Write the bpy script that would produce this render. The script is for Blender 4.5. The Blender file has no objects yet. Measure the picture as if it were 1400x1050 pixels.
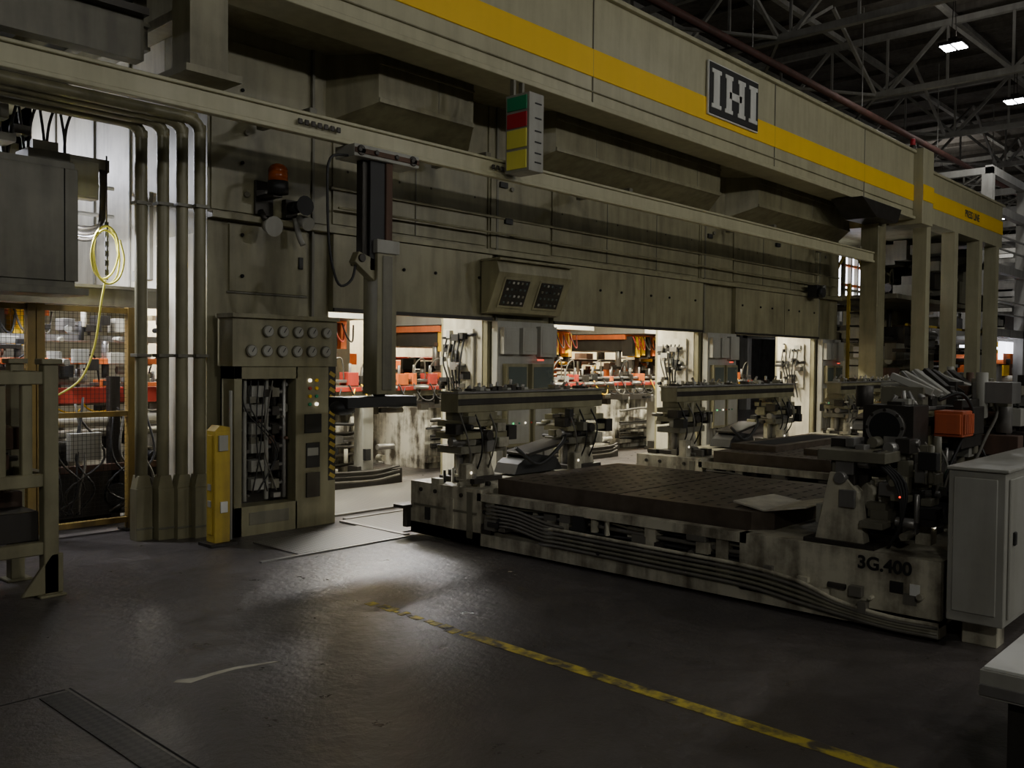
import bpy, bmesh, math, random
from mathutils import Vector, Matrix, Euler
scene=bpy.context.scene
# ------------------------------------------------------------------ materials
MATS={}
def mat(name,col,rough=.5,metal=0.0,grime=.5,gcol=(.03,.025,.018),scale=1.6,streak=True,emis=None,estr=0,bump=0.0,lo=.82,hi=1.25):
    m=bpy.data.materials.new(name); m.use_nodes=True
    nt=m.node_tree; N=nt.nodes; L=nt.links
    bs=N['Principled BSDF']
    bs.inputs['Roughness'].default_value=rough; bs.inputs['Metallic'].default_value=metal
    if emis:
        bs.inputs['Base Color'].default_value=(*col,1)
        bs.inputs['Emission Color'].default_value=(*emis,1); bs.inputs['Emission Strength'].default_value=estr
        MATS[name]=m; return m
    tc=N.new('ShaderNodeTexCoord')
    n1=N.new('ShaderNodeTexNoise'); n1.inputs['Scale'].default_value=scale; n1.inputs['Detail'].default_value=8; n1.inputs['Roughness'].default_value=.65
    L.new(tc.outputs['Object'],n1.inputs['Vector'])
    mp=N.new('ShaderNodeMapping'); mp.inputs['Scale'].default_value=(6,6,.8) if streak else (5,5,5)
    L.new(tc.outputs['Object'],mp.inputs['Vector'])
    n2=N.new('ShaderNodeTexNoise'); n2.inputs['Scale'].default_value=1.3; n2.inputs['Detail'].default_value=6
    L.new(mp.outputs[0],n2.inputs['Vector'])
    mul=N.new('ShaderNodeMath'); mul.operation='ADD'; L.new(n1.outputs[0],mul.inputs[0]); L.new(n2.outputs[0],mul.inputs[1])
    rp=N.new('ShaderNodeMapRange'); rp.inputs['From Min'].default_value=lo; rp.inputs['From Max'].default_value=hi
    rp.inputs['To Min'].default_value=0; rp.inputs['To Max'].default_value=grime
    L.new(mul.outputs[0],rp.inputs['Value'])
    mx=N.new('ShaderNodeMix'); mx.data_type='RGBA'
    mx.inputs[6].default_value=(*col,1); mx.inputs[7].default_value=(*gcol,1)
    L.new(rp.outputs[0],mx.inputs[0])
    L.new(mx.outputs[2],bs.inputs['Base Color'])
    rr=N.new('ShaderNodeMapRange'); rr.inputs['To Min'].default_value=max(.05,rough-.12); rr.inputs['To Max'].default_value=min(1,rough+.2)
    L.new(n1.outputs[0],rr.inputs['Value']); L.new(rr.outputs[0],bs.inputs['Roughness'])
    if bump:
        bp=N.new('ShaderNodeBump'); bp.inputs['Strength'].default_value=bump; bp.inputs['Distance'].default_value=.02
        L.new(n1.outputs[0],bp.inputs['Height']); L.new(bp.outputs[0],bs.inputs['Normal'])
    MATS[name]=m; return m
mat('paint_green',(.28,.26,.155),.36,0,.65,gcol=(.10,.085,.045))
mat('paint_beam_lit',(.49,.465,.30),.36,0,.4,gcol=(.25,.22,.13))  # press paint made paler: the beam's stronger lamp light is in the colour
mat('paint_pale',(.64,.61,.49),.45,0,.6,gcol=(.2,.17,.12))
mat('paint_bolster',(.52,.49,.37),.45,0,.9,gcol=(.09,.075,.05),scale=3.2,lo=.88,hi=1.22)
mat('paint_bed',(.62,.59,.49),.45,0,1.0,gcol=(.06,.05,.035),scale=2.8,lo=.9,hi=1.18)
mat('paint_grey',(.36,.355,.31),.45,0,.4,gcol=(.15,.14,.11))
mat('paint_post',(.19,.18,.13),.4,0,.5)
mat('yellow',(1.0,.62,.0),.5,0,.10,gcol=(.6,.38,.01))
mat('yellow_dull',(.55,.39,.04),.5,0,.6,gcol=(.08,.055,.03))
mat('yellow_worn',(.66,.53,.07),.6,0,1.0,gcol=(.10,.085,.06),scale=9,streak=False,lo=.9,hi=1.15)
mat('fence_yellow',(.33,.22,.05),.5,0,.7,gcol=(.06,.045,.03))
mat('steel_dark',(.055,.05,.043),.42,.5,.5,gcol=(.02,.016,.012),scale=3)
mat('plate_steel',(.14,.112,.085),.45,.5,.6,gcol=(.045,.032,.02),scale=2.5,streak=False,bump=.05)
mat('steel',(.36,.35,.33),.35,.7,.4)
mat('rust',(.13,.07,.045),.7,.1,.6)
mat('orange',(.85,.19,.035),.45,0,.3)
mat('motor_red',(.58,.115,.035),.55,0,.6)
mat('red',(.55,.05,.03),.45,0,.4)
mat('black',(.012,.012,.012),.5,0,.2)
mat('dark_hole',(.006,.006,.006),.9,0,0)
mat('rubber',(.02,.02,.02),.55,0,.2)
mat('hose_grey',(.15,.14,.115),.5,0,.4)
mat('white',(.75,.75,.70),.45,0,.2)
mat('blue_dark',(.03,.05,.10),.5,0,.3)
mat('green_panel',(.02,.30,.14),.4,0,.1)
mat('red_panel',(.50,.015,.03),.4,0,.1)
mat('yellow_panel',(.9,.84,.12),.4,0,.1)
mat('truss',(.38,.37,.34),.6,0,.3)
mat('roof',(.15,.135,.115),.9,0,.5)
mat('pipe_maroon',(.12,.05,.04),.6,0,.5)
mat('wall_hall',(.16,.155,.14),.8,0,.5)
mat('screen',(.10,.12,.11),.2,0,.1)
mat('led_green',(.1,1,.3),emis=(.15,1,.35),estr=.9)
mat('led_red',(1,.1,.05),emis=(1,.06,.03),estr=1.4)
mat('led_white',(1,1,1),emis=(1,.9,.7),estr=2)
mat('lamp_white',(1,1,1),emis=(.93,.96,1),estr=30)
mat('lamp_warm',(1,1,1),emis=(1,.88,.6),estr=16)
mat('lamp_cool',(1,1,1),emis=(.85,.88,1),estr=5)
mat('amber',(.40,.09,.02),.15,0,.1)
def floor_mat():
    m=bpy.data.materials.new('floor_concrete'); m.use_nodes=True
    nt=m.node_tree; N=nt.nodes; L=nt.links; bs=N['Principled BSDF']
    tc=N.new('ShaderNodeTexCoord')
    a=N.new('ShaderNodeTexNoise'); a.inputs['Scale'].default_value=.45; a.inputs['Detail'].default_value=9; a.inputs['Roughness'].default_value=.6
    b=N.new('ShaderNodeTexNoise'); b.inputs['Scale'].default_value=5; b.inputs['Detail'].default_value=8; b.inputs['Roughness'].default_value=.7
    for n in (a,b): L.new(tc.outputs['Object'],n.inputs['Vector'])
    cr=N.new('ShaderNodeValToRGB'); e=cr.color_ramp.elements
    e[0].position=.35; e[0].color=(.078,.071,.071,1); e[1].position=.7; e[1].color=(.15,.131,.120,1)
    L.new(a.outputs[0],cr.inputs[0])
    mx=N.new('ShaderNodeMix'); mx.data_type='RGBA'; mx.blend_type='MULTIPLY'; mx.inputs[0].default_value=.45
    cr2=N.new('ShaderNodeValToRGB'); cr2.color_ramp.elements[0].position=.3; cr2.color_ramp.elements[0].color=(.45,.45,.45,1); cr2.color_ramp.elements[1].position=.6
    L.new(b.outputs[0],cr2.inputs[0]); L.new(cr.outputs[0],mx.inputs[6]); L.new(cr2.outputs[0],mx.inputs[7])
    L.new(mx.outputs[2],bs.inputs['Base Color'])
    rr=N.new('ShaderNodeMapRange'); rr.inputs['From Min'].default_value=.3; rr.inputs['From Max'].default_value=.7; rr.inputs['To Min'].default_value=.24; rr.inputs['To Max'].default_value=.5
    L.new(b.outputs[0],rr.inputs['Value']); L.new(rr.outputs[0],bs.inputs['Roughness'])
    v=N.new('ShaderNodeTexNoise'); v.inputs['Scale'].default_value=12; v.inputs['Detail'].default_value=6; v.inputs['Roughness'].default_value=.65
    L.new(tc.outputs['Object'],v.inputs['Vector'])
    bp=N.new('ShaderNodeBump'); bp.inputs['Strength'].default_value=.7; bp.inputs['Distance'].default_value=.013
    L.new(v.outputs[0],bp.inputs['Height']); L.new(bp.outputs[0],bs.inputs['Normal'])
    MATS['floor']=m
floor_mat()
def tread_mat(nm,c1,c2):
    m=bpy.data.materials.new(nm); m.use_nodes=True
    nt=m.node_tree; N=nt.nodes; L=nt.links; bs=N['Principled BSDF']
    bs.inputs['Metallic'].default_value=.4; bs.inputs['Roughness'].default_value=.45
    tc=N.new('ShaderNodeTexCoord'); mp=N.new('ShaderNodeMapping'); mp.inputs['Rotation'].default_value=(0,0,.785); mp.inputs['Scale'].default_value=(30,30,30)
    ck=N.new('ShaderNodeTexChecker'); ck.inputs['Scale'].default_value=1
    L.new(tc.outputs['Object'],mp.inputs[0]); L.new(mp.outputs[0],ck.inputs['Vector'])
    ck.inputs['Color1'].default_value=(*c1,1); ck.inputs['Color2'].default_value=(*c2,1)
    L.new(ck.outputs['Color'],bs.inputs['Base Color'])
    bp=N.new('ShaderNodeBump'); bp.inputs['Strength'].default_value=.6; bp.inputs['Distance'].default_value=.008
    L.new(ck.outputs['Fac'],bp.inputs['Height']); L.new(bp.outputs[0],bs.inputs['Normal'])
    MATS[nm]=m
tread_mat('tread',(.25,.24,.22),(.12,.115,.10)); tread_mat('grating',(.055,.052,.05),(.025,.023,.022))
# ------------------------------------------------------------------ builder
class B:
    def __init__(s,name): s.bm=bmesh.new(); s.mats=[]; s.name=name
    def mi(s,m):
        if m not in s.mats: s.mats.append(m)
        return s.mats.index(m)
    def hexa(s,c,m):
        vs=[s.bm.verts.new(p) for p in c]; k=s.mi(m)
        for f in ((0,3,2,1),(4,5,6,7),(0,1,5,4),(1,2,6,5),(2,3,7,6),(3,0,4,7)):
            fc=s.bm.faces.new([vs[i] for i in f]); fc.material_index=k
    def box(s,x0,x1,y0,y1,z0,z1,m):
        s.hexa([(x0,y0,z0),(x1,y0,z0),(x1,y1,z0),(x0,y1,z0),(x0,y0,z1),(x1,y0,z1),(x1,y1,z1),(x0,y1,z1)],m)
    def cbox(s,c,d,m,rot=(0,0,0)):
        R=Euler(rot).to_matrix(); c=Vector(c); h=Vector(d)/2
        s.hexa([c+R@Vector((sx*h.x,sy*h.y,sz*h.z)) for sz in(-1,1) for sx,sy in((-1,-1),(1,-1),(1,1),(-1,1))],m)
    def prism(s,pts,axis,a0,a1,m):
        def P(p,a):
            if axis=='x': return (a,p[0],p[1])
            if axis=='y': return (p[0],a,p[1])
            return (p[0],p[1],a)
        k=s.mi(m)
        v0=[s.bm.verts.new(P(p,a0)) for p in pts]; v1=[s.bm.verts.new(P(p,a1)) for p in pts]
        fs=[s.bm.faces.new(v0),s.bm.faces.new(v1[::-1])]; n=len(pts)
        for i in range(n): fs.append(s.bm.faces.new([v0[i],v1[i],v1[(i+1)%n],v0[(i+1)%n]]))
        for f in fs: f.material_index=k
    def ring(s,c,t,up,r,n):
        t=t.normalized(); a=up.cross(t)
        if a.length<1e-4: a=Vector((1,0,0)).cross(t)
        if a.length<1e-4: a=Vector((0,1,0)).cross(t)
        a.normalize(); b=t.cross(a)
        off=math.pi/4 if n==4 else 0
        return [s.bm.verts.new(c+a*(r*math.cos(2*math.pi*i/n+off))+b*(r*math.sin(2*math.pi*i/n+off))) for i in range(n)]
    def cyl(s,p0,p1,r,m,n=14,r2=None):
        p0=Vector(p0); p1=Vector(p1); t=p1-p0; k=s.mi(m); up=Vector((0,0,1))
        if r2 is None: r2=r
        A=s.ring(p0,t,up,r,n); Bv=s.ring(p1,t,up,r2,n)
        s.bm.faces.new(A[::-1]).material_index=k; s.bm.faces.new(Bv).material_index=k
        for i in range(n):
            f=s.bm.faces.new([A[i],A[(i+1)%n],Bv[(i+1)%n],Bv[i]]); f.material_index=k; f.smooth=n>5
    def strut(s,p0,p1,w,m): s.cyl(p0,p1,w*.7071,m,n=4)
    def tube(s,pts,r,m,n=7,sub=5):
        P=[Vector(p) for p in pts]; k=s.mi(m); out=[]
        if len(P)>2 and sub>1:
            Q=[P[0]*2-P[1]]+P+[P[-1]*2-P[-2]]
            for i in range(1,len(Q)-2):
                for j in range(sub):
                    t=j/sub; a,b,c,d=Q[i-1],Q[i],Q[i+1],Q[i+2]
                    out.append(.5*((2*b)+(c-a)*t+(2*a-5*b+4*c-d)*t*t+(3*b-a-3*c+d)*t**3))
            out.append(P[-1])
        else: out=P
        prev=None
        for i,p in enumerate(out):
            t=(out[min(i+1,len(out)-1)]-out[max(i-1,0)])
            if t.length<1e-6: continue
            tn=t.normalized()
            if prev is None:
                u=Vector((0,0,1)) if abs(tn.z)<.9 else Vector((1,0,0))
                a=u.cross(tn).normalized()
            else: a=(pa-tn*pa.dot(tn)).normalized()
            pa=a; b=tn.cross(a)
            cur=[s.bm.verts.new(p+a*(r*math.cos(2*math.pi*q/n))+b*(r*math.sin(2*math.pi*q/n))) for q in range(n)]
            if prev:
                for q in range(n):
                    f=s.bm.faces.new([prev[q],prev[(q+1)%n],cur[(q+1)%n],cur[q]]); f.material_index=k; f.smooth=True
            else: s.bm.faces.new(cur[::-1]).material_index=k
            prev=cur
        s.bm.faces.new(prev).material_index=k
    def sph(s,c,r,m,sc=(1,1,1)):
        M=Matrix.Translation(c)@Matrix.Diagonal((*[r*q for q in sc],1))
        k=s.mi(m); g=bmesh.ops.create_uvsphere(s.bm,u_segments=16,v_segments=10,radius=1,matrix=M)
        fs=set(f for v in g['verts'] for f in v.link_faces)
        for f in fs: f.material_index=k; f.smooth=True
    def text(s,txt,size,loc,face,m,depth=.002,off=.02):
        cu=bpy.data.curves.new('t','FONT'); cu.body=txt; cu.size=size; cu.extrude=depth; cu.align_x='CENTER'; cu.align_y='CENTER'; cu.offset=size*off
        ob=bpy.data.objects.new('t',cu); scene.collection.objects.link(ob)
        dg=bpy.context.evaluated_depsgraph_get(); me=bpy.data.meshes.new_from_object(ob.evaluated_get(dg))
        if face=='-x': X,Y,Z=Vector((0,-1,0)),Vector((0,0,1)),Vector((-1,0,0))
        else: X,Y,Z=Vector((1,0,0)),Vector((0,0,1)),Vector((0,-1,0))
        Mt=Matrix(((X.x,Y.x,Z.x,loc[0]),(X.y,Y.y,Z.y,loc[1]),(X.z,Y.z,Z.z,loc[2]),(0,0,0,1)))
        me.transform(Mt); n0=len(s.bm.faces); s.bm.from_mesh(me); s.bm.faces.ensure_lookup_table(); k=s.mi(m)
        for f in s.bm.faces[n0:]: f.material_index=k
        bpy.data.objects.remove(ob); bpy.data.meshes.remove(me)
    def clutter(s,x0,x1,y0,y1,z0,z1,n,mats,a,b,R,cyl=.35):
        for _ in range(n):
            c=Vector((R.uniform(x0,x1),R.uniform(y0,y1),R.uniform(z0,z1)))
            m=R.choice(mats)
            if R.random()<cyl:
                ax=R.choice([Vector((1,0,0)),Vector((0,1,0)),Vector((0,0,1))]); l=R.uniform(a,b)*.8
                s.cyl(c-ax*l,c+ax*l,R.uniform(a,b)*.22,m,n=10)
            else: s.cbox(c,(R.uniform(a,b),R.uniform(a,b),R.uniform(a,b)*.8),m)
    def finish(s,bevel=0,parent=None):
        bmesh.ops.recalc_face_normals(s.bm,faces=s.bm.faces[:])
        vs=s.bm.verts
        mn=Vector((min(v.co.x for v in vs),min(v.co.y for v in vs),min(v.co.z for v in vs)))
        mxx=Vector((max(v.co.x for v in vs),max(v.co.y for v in vs),max(v.co.z for v in vs)))
        o=Vector(((mn.x+mxx.x)/2,(mn.y+mxx.y)/2,mn.z))
        bmesh.ops.translate(s.bm,verts=s.bm.verts[:],vec=-o)
        me=bpy.data.meshes.new(s.name); s.bm.to_mesh(me); s.bm.free()
        for m in s.mats: me.materials.append(MATS[m])
        ob=bpy.data.objects.new(s.name,me); ob.location=o; scene.collection.objects.link(ob)
        if bevel:
            bv=ob.modifiers.new('bevel','BEVEL'); bv.width=bevel; bv.segments=1; bv.limit_method='ANGLE'; bv.angle_limit=.9
        if parent: adopt(ob,parent)
        return ob
def adopt(o,parent):
    o.parent=parent; o.matrix_parent_inverse=Matrix.Translation(parent.location).inverted()
def area(name,loc,tgt,sx,sy,power,col=(1,1,1),parent=None,spread=None):
    l=bpy.data.lights.new(name,'AREA'); l.shape='RECTANGLE'; l.size=sx; l.size_y=sy; l.energy=power; l.color=col
    if spread: l.spread=spread
    o=bpy.data.objects.new(name,l); o.location=loc
    d=Vector(tgt)-Vector(loc); o.rotation_euler=d.to_track_quat('-Z','Y').to_euler(); scene.collection.objects.link(o)
    if parent:
        bpy.context.view_layer.update()
        o.parent=parent; o.matrix_parent_inverse=parent.matrix_world.inverted()
    return o
# ------------------------------------------------------------------ shell
b=B('floor'); b.box(-12,78,-18,32,-.2,0,'floor'); b.finish()
b=B('ceiling'); b.box(-12,78,-18,32,11.3,11.5,'roof')
for x in range(-10,78,2): b.box(x,x+.12,-18,32,11.15,11.3,'roof')
b.finish()
b=B('wall_back'); b.box(-12,78,32,32.3,0,11.3,'wall_hall')
for x in range(-10,78,4): b.box(x,x+.3,31.8,32,0,11.3,'wall_hall')
b.finish()
b=B('wall_end'); b.box(78,78.3,-18,32,0,11.3,'wall_hall')
for y in range(-16,32,4): b.box(77.8,78,y,y+.3,0,11.3,'wall_hall')
b.finish()
b=B('wall_front'); b.box(-12,78,-18.3,-18,0,11.3,'wall_hall'); b.finish()
b=B('wall_left'); b.box(-12.3,-12,-18,32,0,11.3,'wall_hall'); b.finish()
for i,x in enumerate(range(14,76,6)):
    b=B('roof_truss')
    for z,w in ((9.3,.16),(10.9,.16)): b.strut((x,-17.9,z),(x,31.9,z),w,'truss')
    y=-17.5;k=0
    while y<31:
        z0,z1=(9.3,10.9) if k%2 else (10.9,9.3)
        b.strut((x,y,z0),(x,y+1.6,z1),.09,'truss'); b.strut((x,y,9.3),(x,y,10.9),.06,'truss'); y+=1.6;k+=1
    for y in (0,10,20):
        b.strut((x,y,9.3),(x+5.9,y+4,9.3),.07,'truss'); b.strut((x,y+4,9.3),(x+5.9,y,9.3),.07,'truss')
        b.strut((x,y,9.35),(x+2.9,y,10.9),.08,'truss'); b.strut((x+5.9,y,9.35),(x+3,y,10.9),.08,'truss')
    b.finish()
b=B('roof_purlins')
for y in range(-16,32,3): b.strut((-10,y,11.05),(77,y,11.05),.14,'truss')
b.tube([(9,9.6,8.4),(77,9.6,8.4)],.09,'pipe_maroon',sub=1); b.tube([(9,4.6,8.8),(77,4.6,8.8)],.06,'hose_grey',sub=1)
for x in range(12,77,6):
    b.cyl((x,9.6,8.45),(x,9.6,11.1),.015,'truss',n=5); b.cyl((x,4.6,8.85),(x,4.6,11.1),.015,'truss',n=5)
b.finish()
def highbay(x,y,z,power,s=.55,up=0):
    b=B('highbay_lamp')
    b.box(x-s/2,x+s/2,y-s/2,y+s/2,z,z+.08,'steel_dark')
    for i in range(2):
        for j in range(2):
            cx=x-s/4+i*s/2; cy=y-s/4+j*s/2; q=s*.2
            b.box(cx-q,cx+q,cy-q,cy+q,z-.012,z-.001,'lamp_white')
    for dx in(-.2,.2): b.cyl((x+dx,y,z+.08),(x,y,10.9),.01,'steel_dark',n=5)
    b.box(x-.1,x+.1,y-.1,y+.1,z+.08,z+.2,'steel_dark')
    o=b.finish()
    if power: area('lamp_light',(x,y,z-.05),(x,y,0),s,s,power,(1,.98,.93),o)
    if up: area('roof_fill_light',(x+.5,y,z+.3),(x+.5,y,20),.8,.8,up,(1,.97,.92),o)  # added fill above the closed housing, brightens trusses and roof
for x,y,p,u in ((23.2,7.1,70,15),(29.1,7.2,90,0),(40.9,12.9,190,28),(51.8,13.1,190,0),(62,7.2,0,0),(35,7.2,0,0),(62,13.1,0,0)): highbay(x,y,9.3,p,up=u)
for x,y,p,u in ((3,-4,50,0),(11,-3,60,11),(19,-1,60,0)): highbay(x,y,9.0,p,up=u)
def hallfill(loc,tgt,p,s=.9):  # added unseen fill lamps, brighten the upper press wall and bolster sides
    b=B('hall_fill_lamp'); L=Vector(loc); d=(Vector(tgt)-L).normalized(); q=d.to_track_quat('-Z','Y').to_euler()
    b.cbox(L-d*.12,(s+.1,s*.5+.1,.16),'steel_dark',q); b.cbox(L-d*.03,(s,s*.5,.02),'lamp_white',q)
    b.cyl(L-d*.15,(L.x,L.y,10.9),.03,'steel_dark',n=8)
    o=b.finish(); area('hall_fill_light',L,tgt,s,s*.5,p,(1,.97,.88),o,2.2)
hallfill((4,-12,7.6),(7,8,3.8),95); hallfill((13,-12,7.6),(13,8,3.8),125); hallfill((22,-11,7.6),(19,8,3.8),115); hallfill((-8,-5,7.4),(6,5,.8),75)
# ------------------------------------------------------------------ stamping press
COLS=[(4.4,5.8),(8.23,9.43),(13.3,14.4),(17.8,18.9)]
BAYS=[(5.8,8.23),(9.43,13.3),(14.4,17.8)]
R=random.Random(3)
b=B('stamping_press')
for i,(x0,x1) in enumerate(COLS):
    b.box(x0,x1,8.0,8.85,0,4.9,'paint_green' )
    b.box(x0+.03,x1-.03,8.0-.02,8.0,3.12,4.1,'paint_green')
    b.box(x0,x1,12.4,13.9,0,4.9,'paint_pale')
    b.box(x0-.012,x0,8.08,8.8,.05,2.9,'paint_pale'); b.box(x1,x1+.012,8.08,8.8,.05,2.9,'paint_pale')
    if i: b.box(x0+.12,x0+.16,7.97,8,0,4.9,'paint_post')
    for z in (3.3,3.9): b.cyl((x0+.4,7.98,z),(x0+.4,7.95,z),.03,'paint_post',n=10)
for i,(x0,x1) in enumerate(BAYS):
    b.box(x0,x1,8.02,8.3,2.35,4.9,'paint_green')
    n=2 if i==0 else 3
    w=(x1-x0)/n
    b.box(x0,x1,7.92,8.02,2.2,3.02,'paint_green')
    if i: b.box(x0+.55*(x1-x0),x0+.55*(x1-x0)+.008,7.915,7.92,2.22,3.02,'dark_hole')
    b.box(x0,x1,7.90,7.93,2.2,2.24,'steel_dark')
    for k in range(n):
        for fx in (.2,.8):
            b.cyl((x0+(k+fx)*w,7.925,2.72),(x0+(k+fx)*w,7.90,2.72),.018,'dark_hole',n=10)
            b.cyl((x0+(k+fx)*w,8.02,3.72),(x0+(k+fx)*w,8.0,3.72),.018,'dark_hole',n=10)
    b.box(x0+.05,x1-.05,8.0,8.02,3.14,4.05,'paint_green')
    for k in range(1,n): b.box(x0+k*w-.008,x0+k*w+.008,7.99,8.02,3.14,4.05,'paint_post')
    b.box(x0-.2,x1+.2,8.3,9.0,3.2,3.3,'paint_pale')
b.box(4.4,18.9,7.90,8.0,3.03,3.09,'paint_green')
b.box(4.4,18.9,7.93,8.0,4.08,4.14,'paint_green')
b.box(5.8,18.9,7.96,8.0,3.5,3.53,'paint_green')
b.tube([(5.85,7.9,3.3),(18.6,7.9,3.3)],.014,'paint_green',sub=1)
b.box(4.62,5.5,7.975,8,2.35,3.0,'paint_green'); b.box(5.4,5.45,7.955,7.975,2.62,2.74,'black')
b.box(4.6,5.52,7.985,8,2.33,2.35,'paint_post')
b.box(5.56,5.59,7.96,8,0,4.9,'paint_post')
b.box(4.46,5.5,7.97,8,4.2,4.75,'paint_green')
for z in (2.5,2.9,3.6,4.3): b.cyl((4.75,7.97,z),(4.75,7.95,z),.018,'dark_hole',n=8)
for x,z in ((8.4,3.9),(8.5,3.45),(13.5,3.8),(10.8,4.05),(16,3.9)):
    b.box(x,x+.14,7.95,8,z,z+.07,'black'); 
for x0,x1 in ((5.75,7.85),(8.65,13.5),(14.1,18.7)):
    k=b.mi('paint_green')
    c=[(x0,8,4.2),(x1,8,4.2),(x1,8,4.9),(x0,8,4.9),(x0+.35,7.55,4.4),(x1-.35,7.55,4.4),(x1-.35,7.55,4.9),(x0+.35,7.55,4.9)]
    v=[b.bm.verts.new(p) for p in c]
    for f in ((0,1,5,4),(4,5,6,7),(0,4,7,3),(1,2,6,5)): b.bm.faces.new([v[q] for q in f]).material_index=k
    b.box(x0+.35,x1-.35,7.53,7.55,4.4,4.45,'paint_green'); b.box(x0+.35,x1-.35,7.53,7.55,4.8,4.83,'paint_green')
    xx=x0+1.2
    while xx<x1-.6: b.box(xx,xx+.01,7.545,7.55,4.45,4.8,'paint_post'); xx+=1.3
b.box(4.2,20.0,7.3,13.9,4.9,5.0,'paint_green')
b.box(4.4,18.9,8,13.9,5.0,5.9,'paint_green')
b.box(4.4,4.5,8.85,13.9,2.35,4.9,'paint_pale')
for y in (9.6,10.5,11.6): b.box(4.38,4.4,y,y+.03,2.35,4.9,'paint_grey')
b.box(4.36,4.4,9.1,9.5,2.5,3.4,'paint_grey'); b.box(4.34,4.36,9.15,9.45,2.6,3.3,'paint_pale')
b.box(-2,18.9,13.9,14.1,0,4.9,'paint_pale')
for i,(x0,x1) in enumerate([(.4,4.2)]+BAYS):
    b.box(x0+.25,x1-.25,10.0,12.3,2.25,3.4 if i else 3.0,'paint_grey')
    b.box(x0+.3,x1-.3,9.96,10.0,2.5,2.6,'yellow')
    b.box(x0,x1,10.5,12.6,0,.95,'paint_bed')
    b.box(x0+.1,x1-.1,10.4,12.5,.95,1.06,'steel_dark')
    b.box(x0,x1,10.42,10.5,.1,.2,'paint_bed')
    for k in range(5):
        xx=x0+(x1-x0)*(k+.5)/5
        b.box(xx-.03,xx+.03,10.44,10.5,.2,.9,'paint_bed')
    for q in range(9):
        za=R.uniform(.15,.8); zb=R.uniform(.15,.8)
        b.tube([(x0+.05,10.42,za),(x0+(x1-x0)*.3,10.38,za),(x0+(x1-x0)*.5,10.38,zb),(x1-.05,10.42,zb)],.022,R.choice(['hose_grey','steel','steel_dark','rubber']))
    b.box(x0+.02,x1-.02,9.6,9.75,0,.2,'steel_dark')
    for q in range(3): b.tube([(x0+.1,9.57,.1+q*.06),(x0+.8,9.55,.12+q*.06),(x1-.6,9.55,.08+q*.06),(x1-.1,9.57,.12+q*.06)],.018,R.choice(['steel_dark','hose_grey']))
    b.clutter(x0+.1,x1-.1,9.78,10.3,.1,.6,46,['paint_pale','steel_dark','hose_grey','paint_bed','steel','black'],.06,.22,R)
    b.clutter(x0+.3,x1-.3,12.65,13.3,.6,2.4,46,['steel_dark','paint_grey','orange','steel','paint_pale','rust','yellow'],.08,.45,R)
stamp=b.finish(.008)
b=B('crown_beam')
b.box(-3,20.1,6.9,7.25,4.85,6.2,'paint_beam_lit')
b.box(-3,20.1,6.885,6.9,5.19,5.53,'yellow')
b.box(-3,20.1,6.84,7.3,6.2,6.26,'paint_beam_lit'); b.box(-3,20.1,6.84,7.3,4.80,4.86,'paint_beam_lit')
for x in (1,4.6,8.9,13.7,17.4): b.box(x,x+.015,6.884,6.9,4.86,6.2,'paint_post')
b.box(-3,20.1,6.88,6.9,5.0,5.02,'paint_green')
b.box(20.1,20.75,6.7,7.4,4.7,6.3,'paint_beam_lit')
b.box(20.1,20.76,6.685,6.7,5.19,5.53,'yellow')
o=-.14
b.box(11.7+o,13.2+o,6.85,6.885,5.28,6.06,'white'); b.box(11.72+o,13.18+o,6.84,6.852,5.30,6.04,'black')
def slabI(x,w=.085,sf=.05):
    x+=o; b.box(x-w,x+w,6.825,6.84,5.44,5.92,'white'); 
    for z in (5.39,5.89): b.box(x-w-sf,x+w+sf,6.824,6.84,z,z+.06,'white')
slabI(11.90); slabI(12.26,.08,.035); slabI(12.64,.08,.035); b.box(12.26+o,12.64+o,6.825,6.84,5.61,5.72,'white'); slabI(13.0)
b.cyl((20.3,7.0,6.3),(20.3,7.0,6.42),.07,'steel_dark'); b.cyl((20.3,7.0,6.42),(20.3,7.0,6.56),.055,'red_panel',r2=.05)
b.finish(.01,stamp)
R=random.Random(4)
b=B('tandem_press')
b.box(20.95,26.9,6.9,7.3,4.85,5.95,'paint_beam_lit'); b.box(20.95,26.9,6.885,6.9,5.2,5.55,'yellow'); b.box(20.9,27,6.85,7.35,5.95,6.0,'paint_beam_lit')
b.text('PRESS LINE',.24,(24.2,6.882,5.37),'-y','blue_dark')
b.box(20.95,27,7.3,13,4.85,5.6,'paint_green')
for x in (21.0,22.95,24.9,26.4):
    b.box(x,x+.26,6.9,7.2,0,4.85,'paint_beam_lit'); b.box(x-.04,x+.32,6.85,7.25,0,.08,'steel_dark')
for x in (24,26.5): b.box(x,x+.8,9,10,0,4.85,'paint_green')
b.box(20.95,27,7.5,9.4,3.2,3.3,'paint_post')
b.clutter(23.5,27,7.6,9.4,3.3,4.6,60,['paint_post','steel_dark','paint_post','rust'],.2,.8,R)
b.clutter(21.4,27,7.8,9.4,.1,2.6,70,['paint_post','steel_dark','paint_post','rust','steel'],.2,.7,R)
for z in (2.1,2.6): b.strut((21,7.3,z),(27,7.3,z),.05,'yellow_dull' if z>2.5 else 'steel_dark')
b.box(21,27,7.3,7.6,1.98,2.06,'steel_dark')
b.box(21.9,23.3,9.2,9.25,3.35,4.4,'lamp_cool')
for x in (21.9,22.3,22.7,23.1,23.3): b.box(x,x+.06,9.1,9.2,3.35,4.4,'paint_post')
for z in (3.5,3.62,4.1): b.box(21.9,23.3,9.12,9.2,z,z+.06,'orange' if z>3.6 else 'paint_post')
b.finish(.01)
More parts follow.
